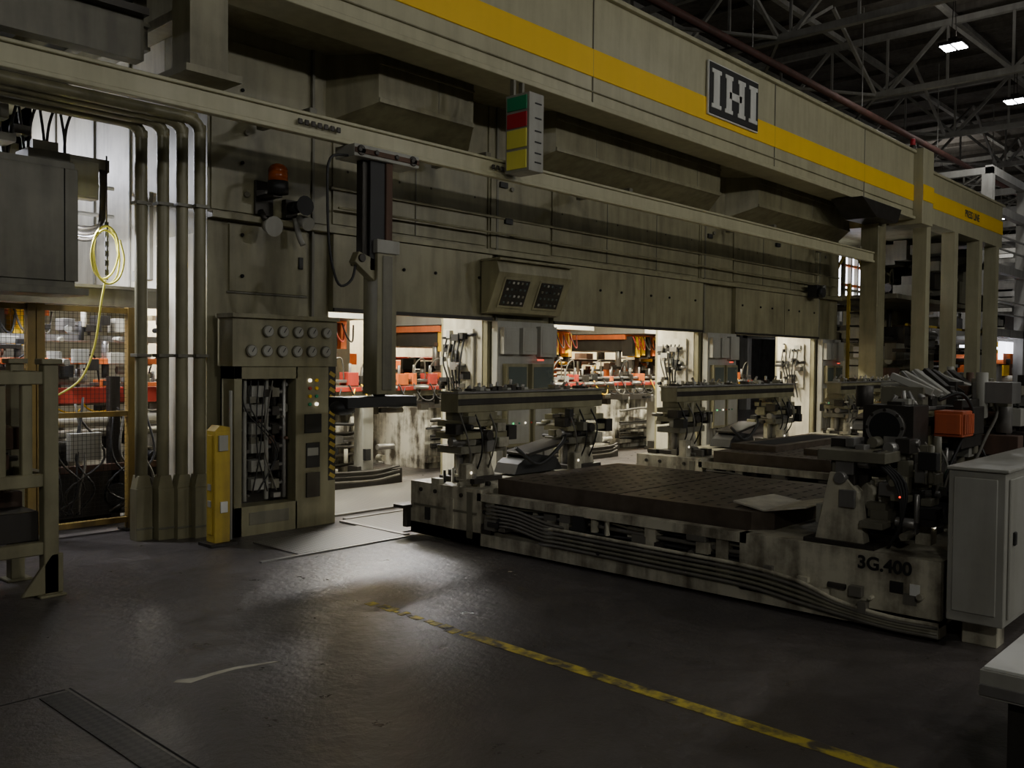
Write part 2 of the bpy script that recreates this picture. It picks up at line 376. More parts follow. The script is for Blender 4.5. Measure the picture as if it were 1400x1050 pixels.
# ------------------------------------------------------------------ overhead rail, trolley arm
b=B('overhead_rail')
b.box(-1,18.2,6.96,7.04,3.72,3.76,'paint_beam_lit'); b.box(-1,18.2,6.985,7.015,3.76,3.9,'paint_beam_lit'); b.box(-1,18.2,6.96,7.04,3.9,3.93,'paint_beam_lit')
b.box(-1,18.2,7.04,7.10,3.74,3.78,'steel')
for x in (1.5,4.9,7.2,9.9,14.0,17.6):
    b.box(x-.04,x+.04,7.0,7.9,3.93,3.99,'paint_post'); b.prism([(7.3,3.99),(7.9,3.99),(7.9,4.2)],'x',x-.02,x+.02,'paint_post')
for x0 in (7.2,4.7): 
    for k in range(7): b.box(x0+k*.07,x0+k*.07+.045,6.94,6.96,3.80,3.85,'steel_dark')
b.box(18.2,18.6,6.9,7.25,0,4.8,'paint_green'); b.box(18.1,18.7,6.85,7.3,0,.1,'paint_post')
b.prism([(16.6,4.78),(18.6,4.78),(18.4,4.5),(17.3,4.48)],'y',6.6,7.2,'steel_dark')
b.finish(.006,stamp)
b=B('trolley_arm')
b.box(5.25,6.05,6.85,7.15,3.60,3.715,'paint_grey')
for x in (5.33,5.97): b.cyl((x,6.84,3.66),(x,7.16,3.66),.05,'steel_dark')
for x in (5.3,5.5,5.75,5.95): b.cyl((x,6.84,3.66),(x,6.82,3.66),.025,'steel_dark',n=8)
b.box(5.25,6.05,6.84,6.85,3.63,3.68,'rust')
b.box(5.48,5.66,6.9,7.08,2.55,3.6,'black'); b.box(5.66,5.74,6.88,6.98,2.75,3.6,'rust'); b.box(5.42,5.48,6.94,7.04,2.6,3.6,'steel_dark')
b.box(5.52,5.80,6.84,7.1,2.72,2.85,'paint_grey')
b.box(5.54,5.78,6.86,7.08,1.36,2.75,'paint_green'); b.box(5.60,5.72,6.85,6.86,1.4,2.7,'paint_post')
b.prism([(5.3,2.62),(5.54,2.45),(5.54,2.66),(5.35,2.72)],'y',6.9,7.0,'paint_green')
b.cyl((5.38,6.88,2.66),(5.38,7.02,2.66),.04,'steel_dark')
b.box(5.15,6.0,6.8,7.1,1.24,1.34,'black'); b.sph((5.2,6.95,1.24),.09,'rubber',(1.4,1.3,.8)); b.sph((5.85,6.95,1.27),.07,'rubber',(1.8,1.3,.8))
b.cyl((5.66,6.97,1.3),(5.66,6.97,1.4),.06,'steel_dark')
b.tube([(5.3,6.95,3.62),(5.05,6.95,3.55),(5.02,6.95,3.2),(5.05,6.95,2.7),(5.15,6.95,2.4),(5.3,6.95,2.45),(5.36,6.95,2.66)],.013,'rubber')
b.finish(.006)
b=B('andon_light_board')
b.box(7.39,7.63,6.58,6.93,3.77,4.62,'paint_grey')
for z0,z1,m in ((4.44,4.59,'green_panel'),(4.25,4.41,'red_panel'),(4.03,4.23,'yellow_panel'),(3.80,4.0,'yellow_panel')):
    b.box(7.375,7.39,6.61,6.90,z0,z1,m)
for z in (3.86,3.96,4.08,4.2,4.34,4.5): b.box(7.48,7.59,6.573,6.58,z,z+.018,'black')
for x in (7.42,7.56): b.box(x,x+.04,6.84,6.9,4.62,4.80,'paint_post')
b.finish(.006)
b=B('warning_beacon')
b.cyl((4.98,7.7,3.30),(4.98,7.7,3.42),.10,'black'); b.cyl((4.98,7.7,3.42),(4.98,7.7,3.52),.095,'amber'); b.sph((4.98,7.7,3.52),.095,'amber',(1,1,.8))
b.box(4.93,5.03,7.7,7.96,3.27,3.31,'steel_dark'); b.box(4.88,5.08,7.94,7.965,3.12,3.45,'steel_dark')
b.cyl((4.94,7.85,3.0),(4.94,7.7,2.98),.05,'paint_grey',r2=.10); b.cyl((4.94,7.85,3.05),(4.94,7.94,3.15),.03,'steel_dark')
b.finish()
b=B('alarm_horn')
b.cyl((5.27,7.93,3.22),(5.27,7.78,3.22),.06,'black'); b.cyl((5.27,7.78,3.22),(5.27,7.66,3.22),.04,'black',r2=.1); b.box(5.2,5.34,7.9,7.97,3.12,3.3,'steel_dark')
b.cyl((5.35,7.88,3.12),(5.35,7.72,3.05),.045,'paint_grey',r2=.07); b.tube([(5.3,7.88,3.12),(5.33,7.86,2.95),(5.36,7.83,2.85)],.03,'paint_grey')
b.finish()
b=B('junction_box')
b.box(17.2,17.5,7.7,7.89,3.0,3.25,'black'); b.cyl((17.3,7.7,3.1),(17.3,7.6,3.1),.1,'black'); b.cyl((17.4,7.68,3.2),(17.4,7.62,3.2),.05,'steel'); b.finish()
# ------------------------------------------------------------------ pneumatic cabinet
b=B('pneumatic_valve_cabinet')
X0,X1,Y0,Y1=4.5,5.66,7.68,7.93
b.box(X0,X1,Y1-.03,Y1,.0,2.08,'steel_dark')
b.box(X0,X0+.08,Y0,Y1,.0,1.62,'paint_green'); b.box(5.18,X1,Y0,Y1,.0,1.62,'paint_green'); b.box(X0,5.2,Y0,Y1,.0,.28,'paint_green'); b.box(X0,5.2,Y0,Y1,1.5,1.62,'paint_green')
b.box(X0+.16,5.1,Y0-.006,Y0,.1,.22,'paint_post')
b.box(X0-.03,X1,Y0-.02,Y1,1.62,2.1,'paint_green'); b.box(X0-.05,X1,Y0-.06,Y1,2.08,2.12,'paint_green')
def gauge(x,z,r=.058):
    b.cyl((x,Y0-.02,z),(x,Y0-.05,z),r,'paint_post',n=18); b.cyl((x,Y0-.05,z),(x,Y0-.056,z),r*.84,'paint_grey',n=18); b.cbox((x+.01,Y0-.058,z+.01),(.008,.003,r*.9),'black',(0,.6,0))
for k in range(5): gauge(4.84+k*.17,1.96)
for k in range(6): gauge(4.66+k*.17,1.77)
for z in (.42,.6,.78,.96,1.14,1.32): 
    b.box(4.72,4.86,Y0+.06,Y1-.03,z,z+.11,'paint_grey'); b.cyl((4.86,Y0+.1,z+.05),(5.08,Y0+.1,z+.05),.02,'steel'); b.box(4.95,5.03,Y0+.06,Y1-.05,z,z+.09,R.choice(['paint_post','steel_dark','paint_post']))
for x in (4.66,4.9,5.1): b.cyl((x,Y0+.09,.32),(x,Y0+.09,1.5),.022,'paint_grey' if x<5 else 'steel')
b.clutter(4.62,5.15,Y0+.08,Y1-.08,.3,1.45,34,['paint_post','steel','hose_grey','steel_dark','rust'],.04,.11,R)
for k in range(5): b.tube([(4.62+k*.08,Y0+.04,1.48),(4.64+k*.06,Y0+.03,1.2),(4.7+R.random()*.3,Y0+.03,.8),(4.67+R.random()*.4,Y0+.05,.4)],.007,R.choice(['hose_grey','rubber','hose_grey']))
for k,z in enumerate((1.48,1.4,1.32,1.24)):
    for dx in (.0,.08): b.cyl((5.34+dx,Y0,z),(5.34+dx,Y0-.02,z),.018,['led_white','red','yellow','green_panel'][(k+int(dx*20))%4] if not(k==0 and dx) else 'yellow',n=10)
b.box(5.28,5.48,Y0-.012,Y0,.95,1.14,'black'); b.box(5.30,5.46,Y0-.014,Y0,.6,.85,'black'); b.box(5.31,5.44,Y0-.016,Y0-.012,.72,.80,'paint_grey'); b.box(5.3,5.46,Y0-.02,Y0,.3,.55,'steel_dark')
for k in range(14): b.cbox((5.615,Y0-.006,.5+k*.08),(.075,.006,.04),'yellow_dull',(0,.5,0))
b.box(5.57,5.66,Y0-.004,Y0,.45,1.62,'black')
b.finish(.005)
b=B('light_curtain_post')
b.box(4.17,4.32,7.44,7.59,.03,1.04,'yellow_dull'); b.box(4.11,4.38,7.40,7.63,0,.03,'steel_dark')
b.box(4.16,4.17,7.48,7.56,.1,1.0,'yellow_dull')
for z in (.35,.5): b.box(4.155,4.16,7.49,7.55,z,z+.06,'paint_grey')
b.box(4.2,4.29,7.42,7.44,.86,1.0,'paint_grey'); b.box(4.22,4.29,7.425,7.44,.3,.4,'white'); b.prism([(4.17,1.04),(4.32,1.04),(4.32,1.07),(4.22,1.09)],'y',7.44,7.59,'yellow_dull')
b.cyl((4.37,7.52,.02),(4.37,7.52,1.4),.016,'paint_grey')
b.finish(.005)
b=B('conduit_riser')
for i,(x,y) in enumerate(((3.86,8.22),(4.02,8.12),(4.17,8.05),(4.31,7.98))):
    z=3.84+.03*i
    b.tube([(x,y,.55),(x,y,z-.35),(x,y,z-.12),(x-.05,y,z-.03),(x-.18,y,z),(x-.5,y,z),(-1,y,z)],.056,'paint_green',n=12)
    b.box(x-.075,x+.075,y-.07,y+.07,0,.48,'paint_green'); b.prism([(x-.075,.48),(x+.075,.48),(x+.05,.6),(x-.05,.6)],'y',y-.06,y+.06,'paint_green')
    for zz in (1.7,3.1): b.box(x-.07,x+.07,y-.07,y+.07,zz,zz+.03,'paint_post')
    b.box(x-.08,x+.08,y-.076,y-.07,.1,.12,'paint_post')
b.finish(.005)
# ------------------------------------------------------------------ operator panels
b=B('control_console')
pr=[(7.89,2.28),(7.78,2.30),(7.58,2.78),(7.62,2.92),(7.89,2.92)]
b.prism(pr,'x',8.0,9.4,'paint_green')
ang=math.atan2(.2,.48)
for xc in (8.37,9.03):
    b.cbox((xc,7.672,2.54),(.5,.012,.40),'paint_green',(ang,0,0))
    b.cbox((xc,7.664,2.54),(.44,.012,.34),'steel_dark',(ang,0,0))
    for r in range(4):
        for c in range(5):
            z=2.42+r*.08; b.cbox((xc-.16+c*.08,7.656-(z-2.54)*.417,z),(.035,.012,.03),R.choice(['paint_post','screen','black','screen','paint_grey','screen']),(ang,0,0))
b.box(7.98,9.42,7.55,7.89,2.92,2.95,'paint_green')
b.finish(.005)
def oppanel(x0,x1):
    b=B('operator_panel')
    b.box(x0+.02,x1-.02,7.86,7.96,.3,2.2,'paint_grey'); w=x1-x0
    for z0,z1,a,c in ((1.78,2.12,.05,.3),(1.78,2.12,.36,.6),(1.75,2.15,.66,.95),(1.3,1.66,.1,.45),(1.3,1.66,.52,.9),(.6,1.2,.1,.5),(.6,1.2,.55,.92)):
        b.box(x0+w*a,x0+w*c,7.78,7.86,z0,z1,'paint_grey' if z1>1.7 else 'paint_green'); b.box(x0+w*a+.03,x0+w*c-.03,7.775,7.78,z0+.04,z1-.04,'screen' if 1.2<z0<1.5 else 'paint_grey')
    b.box(x0+w*.6,x0+w*.70,7.76,7.78,1.70,1.72,'led_red')
    for k in range(6): b.cyl((x0+w*(.2+.1*k),7.775,.9),(x0+w*(.2+.1*k),7.76,.9),.012,['led_green','green_panel','led_white','red','black','green_panel'][k],n=8)
    for k in range(5): b.tube([(x0+w*(.15+k*.15),7.82,.6),(x0+w*(.15+k*.15),7.8,.4),(x0+w*(.2+k*.12),7.84,.0)],.014,'hose_grey')
    b.finish(.004)
oppanel(8.25,9.4); oppanel(13.35,14.35); oppanel(17.85,18.8)
# ------------------------------------------------------------------ dies and interior tooling
def die(x0,x1,seed):
    R=random.Random(seed); w=x1-x0
    b=B('stamping_die')
    b.box(x0+.35,x1-.35,10.6,12.2,1.07,1.2,'steel_dark')
    b.box(x0+.45,x1-.45,10.7,12.1,1.2,1.34,R.choice(['red','steel_dark']))
    n=int(w/.22)
    for k in range(n):
        xx=x0+.4+k*(w-.8)/n
        b.box(xx,xx+.13,10.62,10.9,1.2,1.2+R.uniform(.08,.28),R.choice(['steel','orange','steel_dark','red','paint_pale','steel_dark']))
        if k%2: b.cyl((xx+.08,10.75,1.2),(xx+.08,10.75,1.62),.035,'steel')
    b.clutter(x0+.4,x1-.4,10.6,12,1.34,1.65,70,['steel','steel_dark','orange','rust','steel_dark','steel_dark','paint_grey'],.05,.25,R)
    b.box(x0+.3,x1-.3,10.5,12.2,2.14,2.24,'orange'); b.box(x0+.4,x1-.4,10.6,12.1,1.92,2.14,'steel_dark')
    for k in range(n):
        xx=x0+.35+k*(w-.7)/n
        b.box(xx,xx+.10,10.36,10.6,1.78+R.uniform(0,.12),2.2,R.choice(['yellow','orange','yellow','yellow','steel','steel_dark']))
        b.tube([(xx,10.34,2.2),(xx+.05,10.28,2.0),(xx+.14,10.28,1.95),(xx+.2,10.34,2.18)],.012,R.choice(['yellow','black','hose_grey','red']))
    b.clutter(x0+.4,x1-.4,10.3,10.7,1.68,2.0,40,['steel','steel_dark','yellow','rust','steel_dark','black'],.04,.17,R)
    for xx in (x0+.5,x1-.5): b.cyl((xx,10.8,1.6),(xx,10.8,1.95),.06,'steel')
    for k in range(3): b.cyl((x0+.5,12.6,1.5+k*.22),(x1-.5,12.6,1.5+k*.22),.03,R.choice(['steel','red','steel_dark']))
    b.finish(.004,stamp)
die(.4,4.2,11); die(5.8,8.23,12); die(9.43,13.3,13); die(14.4,17.8,14)
R=random.Random(21)
b=B('transfer_feed_rail')
b.box(.2,18.7,9.86,10.02,1.18,1.34,'paint_post'); b.box(.2,18.7,9.84,9.86,1.26,1.32,'red'); b.box(.2,18.7,9.88,10.0,1.38,1.42,'steel')
x=.5
while x<18.4:
    h=R.uniform(.04,.16); b.box(x,x+R.uniform(.06,.2),9.85,10.05,1.34,1.36+h,R.choice(['orange','steel_dark','steel','steel_dark','steel_dark','black','paint_grey','red']))
    b.cyl((x+.1,9.95,1.36),(x+.1,9.95,1.48+h),.02,'steel')
    if R.random()<.5: b.cyl((x,9.82,1.3),(x+.25,9.82,1.3),.03,'steel')
    b.tube([(x,9.84,1.36),(x+.1,9.78,1.15),(x+.3,9.78,1.12),(x+.42,9.84,1.3)],.010,R.choice(['black','yellow','hose_grey','black']))
    if R.random()<.4: b.tube([(x,9.9,1.4),(x+.05,9.85,1.65),(x+.2,9.85,1.7),(x+.28,9.9,1.4)],.010,R.choice(['black','hose_grey','black']))
    x+=R.uniform(.2,.36)
for x in (1,4.9,6.2,7.8,9.9,12.8,14.9,17.4): b.box(x-.09,x+.09,9.84,10.04,0.0,1.18,'paint_grey'); b.box(x-.14,x+.14,9.82,10.06,.0,.06,'steel_dark')
b.clutter(.4,18.4,9.84,10.04,.95,1.18,120,['steel_dark','black','hose_grey','steel'],.05,.18,R)
b.finish(.004,stamp)
def worklight(x0,x1,y,z,tgt,pw,col,m):
    b=B('press_work_light'); b.box(x0,x1,y-.1,y+.1,z,z+.07,'steel'); b.box(x0+.03,x1-.03,y-.07,y+.07,z-.02,z,m); o=b.finish(0,stamp)
    area('work_lamp',((x0+x1)/2,y,z-.04),tgt,x1-x0,.14,pw,col,o)
worklight(6.1,7.9,9.3,3.1,(7,9.9,0),190,(1,.96,.82),'lamp_warm')
worklight(9.9,12.9,9.3,3.1,(11.4,9.9,0),280,(1,.94,.74),'lamp_warm')
worklight(14.8,17.4,9.3,3.1,(16.1,9.9,0),290,(1,.93,.74),'lamp_warm')
worklight(6.2,7.8,13.3,2.9,(7,12.8,1),140,(1,.95,.82),'lamp_warm')
worklight(9.9,12.9,13.3,2.9,(11.4,12.8,1),180,(1,.88,.62),'lamp_warm')
worklight(14.8,17.4,13.3,2.9,(16.1,12.8,1),200,(1,.88,.62),'lamp_warm')
worklight(1.6,4.0,9.5,2.95,(3.5,10.2,.5),160,(.9,.91,1),'lamp_cool')
worklight(2.4,3.8,12.9,4.4,(4.0,11,3.2),110,(.9,.91,1),'lamp_cool')
b=B('floodlight'); b.cbox((7.78,9.2,2.95),(.7,.12,.26),'steel_dark',(-.7,0,.6)); b.box(7.76,7.82,9.2,9.25,2.98,3.2,'steel'); 
for k in range(5): b.cbox((7.56+k*.1,9.1+k*.07,3.03),(.02,.1,.2),'steel_dark',(-.7,0,.6))
o=b.finish(0,stamp); area('flood_lamp',(7.72,9.08,2.87),(5.3,5.9,0),.7,.3,58,(1,.97,.95),o,2.0)
for xa in (8.2,13.27,17.77):
    b=B('valve_bank'); 
    b.box(xa-.03,xa,8.2,8.75,1.2,2.1,'paint_pale'); Rr=random.Random(int(xa))
    b.clutter(xa-.12,xa-.02,8.25,8.7,1.3,2.05,26,['steel','paint_grey','black','paint_pale','black','steel_dark'],.05,.14,Rr)
    for k in range(5): b.tube([(xa-.08,8.3+k*.08,2.0),(xa-.15,8.3+k*.08,1.7),(xa-.12,8.35+k*.05,1.4),(xa-.05,8.3+k*.08,1.0)],.012,Rr.choice(['black','black','hose_grey']))
    b.finish(0,stamp)
# ------------------------------------------------------------------ moving bolsters
def bolster(X0,X1,Y0,Y1,seed,label=None,holes=False):
    R=random.Random(seed); b=B('moving_bolster')
    b.box(X0+.3,X1-.25,Y0+.1,Y1-.1,.07,.42,'steel_dark')
    b.box(X0,X1,Y1-.95,Y1,.03,.53,'paint_bolster'); b.box(X0,X1,Y0,Y0+1.35,.10,.5,'paint_bolster')
    b.box(X0-.01,X0,Y1-.9,Y1-.05,.3,.32,'paint_post'); b.box(X0+.0,X0+.12,Y0,Y1,.03,.14,'paint_bolster')
    b.box(X0,X0+.1,Y0+1.3,Y1-.9,.43,.5,'paint_bolster'); b.box(X0+.02,X0+.3,Y0+1.3,Y1-.9,.14,.17,'paint_post')
    for y in (Y1-1.05,Y1-1.9,Y1-2.75,Y0+1.5): b.box(X0+.02,X0+.09,y-.05,y+.05,.14,.45,'paint_bolster')
    b.box(X0-.02,X0+.1,Y1-.28,Y1-.22,.18,.3,'black'); b.box(X0-.012,X0,Y1-.6,Y1-.5,.14,.42,'paint_bolster'); b.box(X0-.012,X0,Y1-.85,Y1-.78,.08,.5,'paint_post')
    b.box(X0-.12,X0+.1,Y1-.02,Y1+.12,.27,.30,'steel_dark'); b.box(X0-.05,X0+.06,Y1,Y1+.06,.08,.27,'steel_dark')
    for y in (Y1-.15,Y1-.35,Y1-.7): b.cyl((X0,y,.46),(X0-.015,y,.46),.02,'steel_dark',n=8)
    b.clutter(X0+.05,X0+.5,Y1-.8,Y1-.1,.53,.6,14,['steel_dark','paint_bolster','hose_grey'],.04,.14,R)
    for k in range(11):
        z=.19+.022*k; pts=[]; y=Y1-.95
        while y>Y0+1.3:
            pts.append((X0+.05+R.uniform(-.02,.05),y,z+R.uniform(-.02,.02))); y-=.42
        pts.append((X0+.06,Y0+1.25,z)); b.tube(pts,R.choice([.010,.013,.018]),R.choice(['hose_grey','steel','rubber','paint_post','rubber']))
    for k in range(6):
        b.tube([(X0+.02,Y1-1.0,.40-k*.035),(X0-.03-.004*k,Y1-1.4,.40-k*.03),(X0-.03,Y1-1.75,.34-k*.03),(X0+.06,Y1-1.95,.30-k*.02)],.013,'hose_grey')
    for k in range(5):
        dz=k*.035
        b.tube([(X0-.02,Y0+3.2,.30-dz),(X0-.03,Y0+2.0,.29-dz),(X0-.03,Y0+1.3,.28-dz),(X0-.035,Y0+.9,.24-dz),(X0-.04,Y0+.62,.16-dz*.6),(X0-.04,Y0+.3,.12-dz*.5),(X0-.03,Y0-.0,.12-dz*.5)],.015,R.choice(['paint_bolster','hose_grey','paint_post']))
    b.clutter(X0+.02,X0+.2,Y0+1.4,Y1-1,.16,.42,60,['steel_dark','paint_bolster','hose_grey','black'],.05,.16,R)
    b.clutter(X0-.03,X0+.02,Y0+.1,Y0+1.2,.12,.28,9,['steel_dark','paint_bolster','hose_grey'],.04,.09,R,.5)
    for y in (Y0+.8,Y1-.5,Y0+2.4): 
        for x in (X0+.2,X1-.2): b.cyl((x-.06,y,.16),(x+.06,y,.16),.16,'steel_dark',n=20)
    px0,px1,py0,py1=X0+.15,X1-.3,Y0+1.22,Y1-1.02
    c=.12
    b.prism([(px0+c,py0),(px1-c,py0),(px1,py0+c),(px1,py1),(px0,py1),(px0,py0+c)],'z',.42,.63,'plate_steel')
    nx=int((px1-px0)/.15); ny=int((py1-py0)/.15)
    for i in range(nx):
        for j in range(ny):
            x=px0+.1+i*(px1-px0-.15)/nx; y=py0+.15+j*(py1-py0-.2)/ny
            if (i+j)%2: b.box(x,x+.075,y,y+.018,.63,.6312,'dark_hole')
            else: b.box(x,x+.03,y,y+.03,.63,.6312,'dark_hole')
    b.box(px0,px1,(py0+py1)/2-.006,(py0+py1)/2+.006,.63,.6315,'dark_hole')
    if holes:
        for q in range(3):
            yy=py0+.3+q*.95; b.box(px0+.4,px1-.4,yy,yy+.6,.63,.70,'plate_steel'); b.box(px0+.6,px1-.6,yy+.12,yy+.48,.70,.702,'dark_hole')
    if label: 
        b.text(label,.115,(X0-.004,Y0+.34,.425),'-x','black',.002,.03)
        b.box(X0-.012,X0,Y0+.22,Y0+.3,.27,.34,'black'); b.box(X0-.008,X0,Y0+.12,Y0+.18,.27,.34,'white')
    return b.finish(.006)
BO=[bolster(5.8,8.1,1.78,6.65,5,'3G.400'),bolster(9.6,13.1,1.6,6.65,6,None,True),bolster(14.6,17.6,1.6,6.65,7)]
def fixture(xl,xr,y,seed,zb,par,endtube=False):
    R=random.Random(seed); b=B('crossbar_fixture')
    b.box(xl,xr,y-.12,y+.12,1.2,1.38,'paint_green'); b.box(xl-.02,xr+.02,y-.14,y+.14,1.38,1.40,'steel')
    b.box(xl,xr,y-.13,y-.12,1.27,1.33,'steel_dark')
    if endtube:
        b.box(xl-.05,xl+.25,y-.17,y+.17,1.12,1.42,'steel_dark'); b.cyl((xl-.05,y,1.27),(xl-.10,y,1.27),.13,'steel_dark',n=24); b.cyl((xl-.10,y,1.27),(xl-.103,y,1.27),.10,'dark_hole',n=24)
        b.cyl((xl-.101,y,1.27),(xl-.106,y,1.27),.13,'steel',n=24); b.cyl((xl-.106,y,1.27),(xl-.108,y,1.27),.105,'dark_hole',n=24)
        for a in range(8):
            t=a*math.pi/4; b.cyl((xl-.10,y+.12*math.cos(t),1.27+.12*math.sin(t)),(xl-.115,y+.12*math.cos(t),1.27+.12*math.sin(t)),.012,'steel_dark',n=6)
    x=xl+.1
    while x<xr-.1:
        if R.random()<.75:
            h=R.uniform(.03,.12); b.cyl((x,y+R.uniform(-.08,.08),1.4),(x,y,1.4+h),.018,'steel',n=8); b.box(x-.03,x+.03,y-.05,y+.05,1.4,1.4+h*.5,R.choice(['steel_dark','paint_grey','paint_post']))
        x+=R.uniform(.07,.14)
    for xs in (xl+.3,xr-.35):
        b.box(xs-.24,xs+.24,y-.2,y+.2,zb,zb+.05,'steel_dark')
        b.box(xs-.12,xs+.12,y-.12,y+.12,zb+.05,zb+.28,'paint_bolster')
        b.prism([(xs-.18,zb+.05),(xs+.18,zb+.05),(xs+.08,zb+.3),(xs-.08,zb+.3)],'y',y-.15,y-.12,'paint_bolster')
        for dx in (-.16,.16): b.cyl((xs+dx,y,zb+.05),(xs+dx,y,1.12),.035,'steel')
        b.box(xs-.3,xs+.3,y-.17,y+.17,zb+.28,zb+.35,'paint_post'); b.box(xs-.34,xs+.3,y-.2,y+.15,zb+.42,zb+.48,'paint_green'); b.box(xs-.28,xs+.34,y-.15,y+.19,1.06,1.12,'paint_green'); b.box(xs-.2,xs+.2,y-.16,y+.16,1.12,1.2,'paint_green')
        b.cyl((xs-.38,y-.1,zb+.4),(xs+.1,y-.1,zb+.4),.045,'steel'); b.cyl((xs,y-.26,.98),(xs,y+.1,.98),.05,'steel_dark')
        b.box(xs-.40,xs-.3,y-.2,y-.05,1.0,1.1,'steel_dark'); b.box(xs+.3,xs+.42,y-.22,y-.08,.92,1.06,'steel_dark')
        b.clutter(xs-.36,xs+.36,y-.24,y+.2,zb+.3,1.14,34,['steel_dark','paint_post','steel','paint_green','paint_bolster','black'],.05,.15,R)
        for k in range(3): b.tube([(xs-.3+k*.2,y-.14,1.2),(xs-.32+k*.2,y-.26,1.0),(xs-.25+k*.15,y-.24,.8),(xs-.2+k*.15,y-.12,.62)],.009,R.choice(['black','hose_grey','hose_grey']))
        b.box(xs-.36,xs-.24,y-.30,y-.2,zb,zb+.2,'paint_bolster'); b.cyl((xs-.3,y-.301,zb+.12),(xs-.3,y-.31,zb+.12),.014,'led_white',n=8)
        b.cyl((xs+.06,y-.2,zb+.46),(xs+.06,y-.215,zb+.46),.008,'led_green',n=8)
    xm=(xl+xr)/2
    b.prism([(xm-.35,zb+.02),(xm+.4,zb+.02),(xm+.3,zb+.16),(xm-.1,zb+.22),(xm-.3,zb+.12)],'y',y-.15,y+.15,'rubber')
    b.prism([(xm-.2,zb+.2),(xm+.45,zb+.3),(xm+.45,zb+.33),(xm-.2,zb+.23)],'y',y-.2,y+.15,'steel_dark')
    b.tube([(xm-.4,y-.2,zb+.3),(xm-.1,y-.25,zb+.12),(xm+.3,y-.22,zb+.3),(xm+.5,y-.1,zb+.4)],.02,'rubber')
    return b.finish(.004,par)
fixture(5.95,8.2,6.28,31,.53,BO[0])
fixture(9.75,13.0,6.28,32,.53,BO[1])
fixture(14.75,17.5,6.28,33,.53,BO[2])
fixture(6.35,8.3,2.3,34,.5,BO[0],True)
fixture(10.0,12.9,2.4,35,.5,BO[1])
R=random.Random(77)
b=B('gripper_motor')
b.box(6.9,7.4,2.0,2.06,1.1,1.45,'steel_dark'); b.box(6.68,6.92,1.93,2.12,1.2,1.38,'motor_red'); b.box(6.92,7.25,1.95,2.12,1.2,1.40,'steel_dark'); b.box(6.66,6.68,1.94,2.11,1.22,1.36,'motor_red')
for k in range(5): b.box(6.69+k*.045,6.71+k*.045,1.915,1.93,1.22,1.36,'motor_red')
b.cyl((6.4,2.5,1.40),(6.4,2.5,1.55),.06,'steel_dark')
for k in range(7):
    x=6.7+k*.2; b.box(x,x+.1,2.2,2.5,1.40,1.46+R.random()*.10,R.choice(['steel','steel_dark','paint_post','paint_grey']))
    b.cbox((x+.05,2.3,1.56),(.08,.30,.05),R.choice(['paint_grey','paint_post','steel_dark']),(R.uniform(.3,.7),0,R.uniform(-.3,.3))); b.cyl((x,2.2,1.46),(x+.12,2.4,1.64),.02,'steel')
    if k%3==0: b.tube([(x,2.1,1.45),(x+.1,1.98,1.5),(x+.2,1.93,1.35),(x+.1,1.98,1.15),(x,2.05,.9)],.012,R.choice(['black','hose_grey']))
b.clutter(7.2,8.6,1.9,2.6,1.0,1.52,60,['steel_dark','steel','paint_post','paint_post','rust','paint_grey'],.08,.28,R)
b.finish(.004,BO[0])
b=B('clamp_pedestal')
pr=[(2.62,.5),(2.28,.5),(2.33,.86),(2.44,.98),(2.52,.98)]
b.prism(pr,'x',5.88,5.98,'paint_bolster'); b.prism(pr,'x',6.12,6.22,'paint_bolster'); b.box(5.84,6.3,2.2,2.68,.5,.53,'steel_dark'); b.box(5.9,6.2,2.36,2.52,.9,1.06,'steel_dark'); b.cyl((5.84,2.44,.95),(6.3,2.44,.95),.04,'steel')
b.box(5.86,6.3,2.15,2.6,1.06,1.13,'paint_post'); b.clutter(5.9,6.3,1.95,2.5,.6,1.12,36,['steel_dark','steel','paint_post','paint_post','black'],.05,.16,R)
b.clutter(5.9,6.3,2.1,2.62,1.0,1.18,16,['steel_dark','steel','paint_post'],.06,.18,R)
for k in range(4): b.tube([(5.95+k*.03,2.3,1.1),(5.9,2.1-k*.02,.95),(5.88,2.05,.7),(5.95,2.15,.52)],.010,'rubber')
b.cyl((5.885,2.06,.86),(5.87,2.06,.86),.007,'led_red',n=8)
b.finish(.004,BO[0])
b=B('control_enclosure')
b.box(5.74,8.2,1.42,1.73,.18,1.08,'paint_grey'); b.box(5.72,8.22,1.40,1.74,1.08,1.1,'paint_grey'); b.box(5.73,5.74,1.46,1.70,.24,1.04,'paint_grey')
b.box(5.80,6.9,1.405,1.42,.22,1.04,'paint_grey'); b.box(5.85,5.89,1.39,1.405,.65,.73,'black')
b.box(5.95,6.1,1.5,1.7,.0,.18,'paint_bolster'); b.box(7.8,8,1.5,1.7,.0,.18,'paint_bolster')
b.finish(.01)
b=B('sheet_metal_guard')
Mx=[((6.0,3.05,.635),(5.97,2.72,.70),(6.5,2.62,.74),(6.62,3.05,.635)),((6.0,3.05,.635),(6.62,3.05,.635),(6.64,3.3,.66),(6.1,3.35,.66))]
k=b.mi('paint_pale')
for q in Mx:
    t=[b.bm.verts.new(p) for p in q]; u=[b.bm.verts.new((p[0],p[1],p[2]+.012)) for p in q]
    fs=[t[::-1],u]+[[t[i],t[(i+1)%4],u[(i+1)%4],u[i]] for i in range(4)]
    for f in fs: b.bm.faces.new(f).material_index=k
b.box(5.95,6.6,2.60,2.64,.62,.745,'paint_grey')
b.finish(0,BO[0])
b=B('work_table')
b.box(3.55,5.1,.15,.95,.50,.60,'paint_grey'); b.box(3.56,5.1,.16,.94,.60,.612,'white'); b.box(3.54,3.55,.15,.95,.51,.55,'steel')
for x in (3.65,4.95):
    for y in (.25,.85): b.box(x,x+.06,y-.03,y+.03,0,.5,'steel_dark')
b.box(3.65,5.0,.3,.8,.2,.23,'steel_dark')
